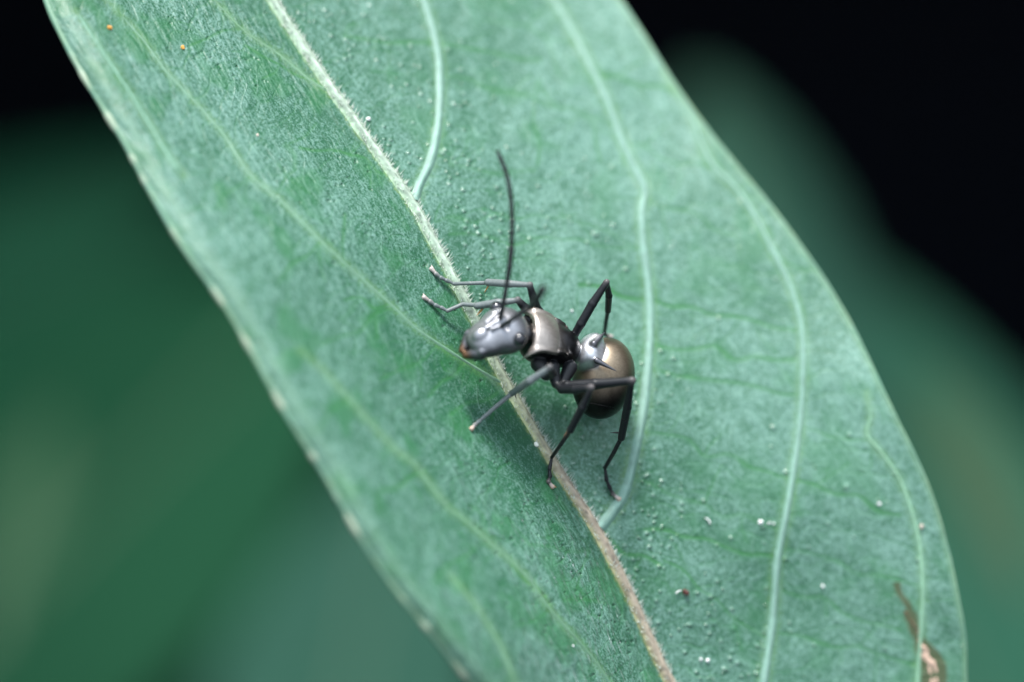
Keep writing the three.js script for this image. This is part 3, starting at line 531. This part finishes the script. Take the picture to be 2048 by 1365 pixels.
  // legs: list of [px, py, z, radius, colour]; segments blend little, so that the joints show
  const seg = (list, k = 2) => { for (let i = 0; i < list.length - 1; i++) { const [x0, y0, z0, r0] = list[i], [x1, y1, z1, r1, c, k1] = list[i + 1]; P.push(cone(pt(x0, y0, z0), pt(x1, y1, z1), r0, r1, c ?? LEG, 1, k1 ?? k)); } };
  const bead = (x, y, z, r, c) => P.push({ ...cone(pt(x, y, z), add(pt(x, y, z), [0.5, 0.5, 0.5]), r, r, c, 1, 2) });
  const L = (x, y, h) => leafZ(x, y) + h;
  const foot = (pts, c = LEG, tip = ORANGE) => {                           // tarsus: small flaring segments down to the leaf, then a claw
    for (let i = 0; i < pts.length - 1; i++) {
      const [x0, y0, h0] = pts[i], [x1, y1, h1] = pts[i + 1], last = i === pts.length - 2;
      P.push(cone(pt(x0, y0, L(x0, y0, h0)), pt(x1, y1, L(x1, y1, h1)), last ? 2.4 : 2.3, last ? 4.6 : 4.6, last ? (p) => PAD : c, 1, 0.4));
      if (last) { const q = pt(x1, y1, L(x1, y1, h1)), s = unit([x1 - x0, y0 - y1, 0]), n = [-s[1], s[0], 0]; for (const y of [-1, 1]) P.push(cone(add(q, n, 2.4 * y), add(add(add(q, s, 6), n, 5 * y), [0, 0, -4]), 1.9, 0.9, tip, 1, 2)); }
    }
  };
  const spur = (x, y, z, x1, y1, z1, c = ORANGE) => P.push(cone(pt(x, y, z), pt(x1, y1, z1), 2, 0.8, c, 1, 1.5));
  // coxae
  for (const [x, y, z, x1, y1, z1, r] of [[1078, 728, 95, 1092, 752, 112, 17], [1105, 735, 82, 1112, 768, 92, 15], [1140, 735, 62, 1124, 770, 78, 15], [1060, 640, 70, 1062, 628, 62, 14], [1085, 640, 60, 1078, 622, 52, 14], [1140, 680, 40, 1150, 668, 40, 13]]) P.push(cone(pt(x, y, z), pt(x1, y1, z1), r, r * 0.62, LEG, 1, 3));
  // the ant's left legs, lower in the picture: front, middle, hind
  seg([[1092, 752, 112, 8], [1106, 748, 128, 8], [1099, 736, 172, 6.5]]); bead(1099, 735, 174, 6.6, JOINT);
  seg([[1099, 736, 174, 5.8], [1060, 762, 166, 8.2, LEG_LIT], [1024, 787, L(1024, 787, 92), 6.5, LEG_LIT]]);
  seg([[1024, 787, L(1024, 787, 92), 4.6], [995, 811, L(995, 811, 62), 4.4, LEG_LIT], [966, 836, L(966, 836, 24), 4, LEG_LIT]], 1); spur(1030, 788, L(1024, 787, 90), 1033, 800, L(1024, 787, 78), [0.1, 0.07, 0.05]);
  foot([[966, 836, 24], [957, 844, 16], [950, 850, 10], [943, 858, 4]], LEG_LIT);
  seg([[1112, 768, 92, 8], [1124, 779, 104, 9], [1150, 779, 128, 10], [1181, 776, 152, 7]]); bead(1182, 776, 153, 7.4, JOINT);
  seg([[1181, 780, 152, 5.6], [1165, 815, 134, 8.4], [1141, 861, 104, 7.2]]);
  seg([[1141, 861, 104, 4.4], [1122, 889, 78, 4.2], [1104, 915, L(1104, 915, 24), 3.8]], 1); spur(1136, 862, 100, 1128, 872, 90, [0.25, 0.14, 0.08]);
  foot([[1104, 915, 24], [1099, 938, 14], [1100, 953, 9], [1097, 964, 6], [1105, 974, 4]]);
  seg([[1124, 770, 78, 8], [1134, 772, 84, 10], [1190, 769, 104, 11], [1262, 762, 128, 7.5]]); bead(1264, 762, 128, 7.8, JOINT);
  seg([[1263, 766, 127, 5.8], [1255, 815, 88, 8.6], [1243, 876, 38, 7.6]]);
  seg([[1243, 876, 38, 4.6], [1228, 905, 14, 4.4], [1210, 936, L(1210, 936, 22), 4]], 1); spur(1238, 866, 40, 1221, 866, 34, LEG([0, 0, 0]));
  foot([[1210, 936, 22], [1213, 960, 14], [1220, 977, 9], [1226, 989, 6], [1238, 999, 4]], LEG);
  // the ant's right legs, upper in the picture: front, middle, hind
  seg([[1062, 628, 62, 8], [1052, 618, 70, 9.5], [1036, 601, 84, 6.5]]); bead(1035, 600, 85, 6.3, JOINT);
  seg([[1034, 601, 86, 5.4], [995, 606, 78, 8, LEG_LIT], [954, 612, 66, 7, LEG_LIT]]);
  seg([[954, 611, 64, 4.4], [925, 609, L(925, 609, 46), 4.2, LEG_LIT], [895, 622, L(895, 622, 22), 4.2, LEG_LIT]], 1); spur(966, 616, 62, 953, 632, 66); spur(966, 617, 62, 960, 626, 64);
  foot([[895, 622, 22], [883, 616, 15], [871, 611, 10], [860, 603, 6], [848, 595, 4]], LEG_LIT, PAD);
  seg([[1078, 622, 52, 8], [1070, 608, 66, 9], [1060, 573, 84, 6.5]]); bead(1060, 570, 85, 5.8, JOINT);
  seg([[1058, 570, 86, 5], [1020, 568, 72, 7.4, LEG_LIT], [976, 565, 46, 7.4, LEG_LIT]]);
  seg([[976, 566, 44, 4.2], [940, 567, 36, 4, LEG_LIT], [908, 568, L(908, 568, 18), 3.8, LEG_LIT]], 1); spur(978, 570, 44, 969, 585, 38);
  foot([[908, 568, 18], [893, 561, 13], [882, 556, 10], [872, 548, 7], [863, 538, 4]], LEG_LIT, PAD);
  seg([[1150, 668, 40, 8], [1162, 648, 50, 9], [1185, 608, 58, 9], [1212, 567, 62, 6.5]]); bead(1213, 565, 62, 6.2, JOINT);
  seg([[1214, 568, 60, 5.2], [1218, 592, 32, 7], [1216, 622, -10, 6.4]]);
  seg([[1216, 622, -10, 4.4], [1212, 645, -52, 4.2], [1209, 668, L(1209, 668, 16), 4]], 1);
  foot([[1209, 668, 16], [1213, 671, 11], [1221, 674, 4]], LEG, PAD);

  const cuticle = new THREE.MeshPhysicalMaterial({ vertexColors: true, metalness: 0.9, roughness: 0.37 });
  const satin = new THREE.MeshPhysicalMaterial({ vertexColors: true, metalness: 0.88, roughness: 0.4 });
  const legMat = new THREE.MeshPhysicalMaterial({ vertexColors: true, metalness: 0.0, roughness: 0.38, specularIntensity: 0.55, sheen: 0.12, sheenColor: col(0.5, 0.56, 0.56), sheenRoughness: 0.4 });
  const lo = [-190, -330, -140], hi = [265, 165, 215];
  const list = P.slice();
  const body = sdfMesh(list, 1.5, lo, hi, cuts);
  part('body', sdfGeometry(body, antOrigin), [cuticle, legMat, satin], ant);
  // eyes
  const eyeMat = new THREE.MeshPhysicalMaterial({ color: col(0.012, 0.012, 0.016), roughness: 0.18, clearcoat: 0.6, clearcoatRoughness: 0.15 });
  for (const y of [-1, 1]) {
    const e = part('eye', new THREE.SphereGeometry(14 * S, 32, 24), eyeMat, ant);
    e.position.copy(toWorld(hloc(-22, 46 * y, 13)).sub(antOrigin));
  }
  // antennae
  const antMat = new THREE.MeshPhysicalMaterial({ vertexColors: true, roughness: 0.5, sheen: 0.3, sheenColor: col(0.4, 0.45, 0.5), sheenRoughness: 0.4 });
  const antenna = (scape, flag, fat = 1) => {
    const Q = [], B = [0.009, 0.010, 0.012];
    for (let i = 0; i < scape.length - 1; i++) Q.push(cone(pt(...scape[i]), pt(...scape[i + 1]), scape[i][3] ?? 4, scape[i + 1][3] ?? 4.6, B, 0, 3));
    const p = spline(flag.map((v) => pt(...v)), 3), n = 11;
    for (let i = 0; i < n; i++) { const a = p[Math.floor(i / n * (p.length - 1))], b = p[Math.floor((i + 1) / n * (p.length - 1))]; Q.push(cone(a, b, (i ? 3.9 : 3) * fat, (i === n - 1 ? 3.2 : 4.7) * fat, B, 0, 0.6)); }
    let l = [1e9, 1e9, 1e9], h = [-1e9, -1e9, -1e9]; for (const q of Q) for (let x = 0; x < 3; x++) { l[x] = Math.min(l[x], q.b[x] - q.b[3] - 6); h[x] = Math.max(h[x], q.b[x] + q.b[3] + 6); }
    part('antenna', sdfGeometry(sdfMesh(Q, 1.6, l, h), antOrigin), antMat, ant);
  };
  antenna([[1001, 636, 168, 5], [1010, 590, 190, 4.2], [1019, 535, 205, 4.8], [1023, 497, 210, 5.6]], [[1023, 497, 210], [1024, 440, 222], [1021, 390, 228], [1012, 345, 232], [995, 303, 236]]);
  antenna([[1004, 652, 172, 5], [1030, 635, 220, 4.6], [1062, 614, 240, 5.6]], [[1062, 614, 240], [1070, 603, 265], [1078, 591, 290], [1087, 576, 320]], 1.7);
}

// ---------------------------------------------------------------- small things lying on the leaf
function lump(name, x, y, r, squash, material, label, category, group, lift = 0.5) {
  const a = alongOf(x, y), c = acrossOf(x, y), n = bladeNormal(a, c), at = toWorld(bladePoint(a, c));
  r *= 0.8; const g = new THREE.IcosahedronGeometry(r * S, 3), p = g.attributes.position, v = new THREE.Vector3();
  const s = x * 7 + y;
  for (let i = 0; i < p.count; i++) { v.fromBufferAttribute(p, i); const k = 1 + squash * (noise(v.x / (r * S) * 1.4 + s, v.y / (r * S) * 1.4 + v.z / (r * S), 3) - 0.5); v.multiplyScalar(k); v.x *= 1.15; v.z *= 0.7; v.applyAxisAngle(new THREE.Vector3(0.3, 0.5, 0.8).normalize(), s); p.setXYZ(i, v.x, v.y, v.z); }
  const m = new THREE.Mesh(g, material); g.computeVertexNormals();
  m.name = numbered(name); const o = toWorld([0, 0, 0]); m.position.copy(at).addScaledVector(toWorld(n).sub(o).normalize(), r * lift * S);
  m.castShadow = m.receiveShadow = true; scene.add(m); return tag(m, label, category, group);
}
const orange = new THREE.MeshStandardMaterial({ color: col(0.75, 0.33, 0.06), roughness: 0.6 }), pearl = new THREE.MeshPhysicalMaterial({ color: col(0.8, 0.8, 0.7), roughness: 0.3, clearcoat: 0.5 }), rust = new THREE.MeshPhysicalMaterial({ color: col(0.10, 0.03, 0.02), roughness: 0.25, clearcoat: 0.6 }), chalk = new THREE.MeshStandardMaterial({ color: col(0.75, 0.75, 0.74), roughness: 0.8 }), pinkish = new THREE.MeshStandardMaterial({ color: col(0.6, 0.5, 0.42), roughness: 0.7 });
lump('orange_grain', 218, 57, 6, 0.3, orange, 'tiny orange grain closest to the upper left corner of the leaf', 'grain');
lump('orange_grain', 364, 96, 5, 0.3, orange, 'tiny orange grain on the leaf beside the pale thin vein, second from the corner', 'grain');
lump('pale_grain', 514, 271, 3.5, 0.3, pinkish, 'tiny pale orange grain on the darker half of the leaf below the midrib', 'grain');
lump('insect_egg', 1071, 890, 6, 0.1, pearl, 'tiny round cream egg on the leaf beside the brown part of the midrib', 'egg');
const mite = lump('brown_seed', 1370, 1185, 9, 0.5, rust, 'small shiny reddish brown seed on the leaf between two pale veins', 'seed');
for (const [x, y, r, l] of [[1522, 1045, 5, 'white crumb at the head of a short white streak beside the long vein'], [1538, 1047, 3.5, 'tiny white crumb trailing behind the larger crumb beside the long vein'], [1548, 1048, 3, 'last tiny white crumb of the short streak beside the long vein'], [1402, 1320, 6, 'larger of two shiny white beads near the bottom of the leaf'], [1415, 1322, 4.5, 'smaller of two shiny white beads near the bottom of the leaf'], [1646, 1173, 4, 'lone white crumb between the long vein and the faint outer vein'], [1143, 622, 3.5, 'tiny white crumb above the back of the ant'], [1758, 1008, 4, 'tiny white crumb close to the faint outer vein'], [1844, 1055, 6, 'pale crumb on the faint outer vein near the far margin'], [1146, 1293, 3, 'tiny crumb on the brown midrib'], [735, 238, 5, 'white flake lying just above the pale midrib near the top']])
  lump('white_crumb', x, y, r * 0.85, 1.5, x === 1844 ? pinkish : chalk, l, 'crumb');
for (const [x0, y0, x1, y1, l] of [[1410, 1037, 1421, 1048, 'short white fibre lying on the leaf above the brown seed'], [1352, 1187, 1362, 1182, 'tiny white fibre touching the brown seed']]) {
  const origin = world(x0, y0, leafZ(x0, y0)), p = [[x0, y0], [(x0 + x1) / 2 + 2, (y0 + y1) / 2 - 2], [x1, y1]].map(([x, y]) => toWorld(pt(x, y, leafZ(x, y) + 4)).sub(origin));
  const m = part('white_fibre', new THREE.TubeGeometry(new THREE.CatmullRomCurve3(p), 12, 1.3 * S, 6), chalk, scene); m.position.copy(origin); tag(m, l, 'fibre');
}

renderer.render(scene, camera);
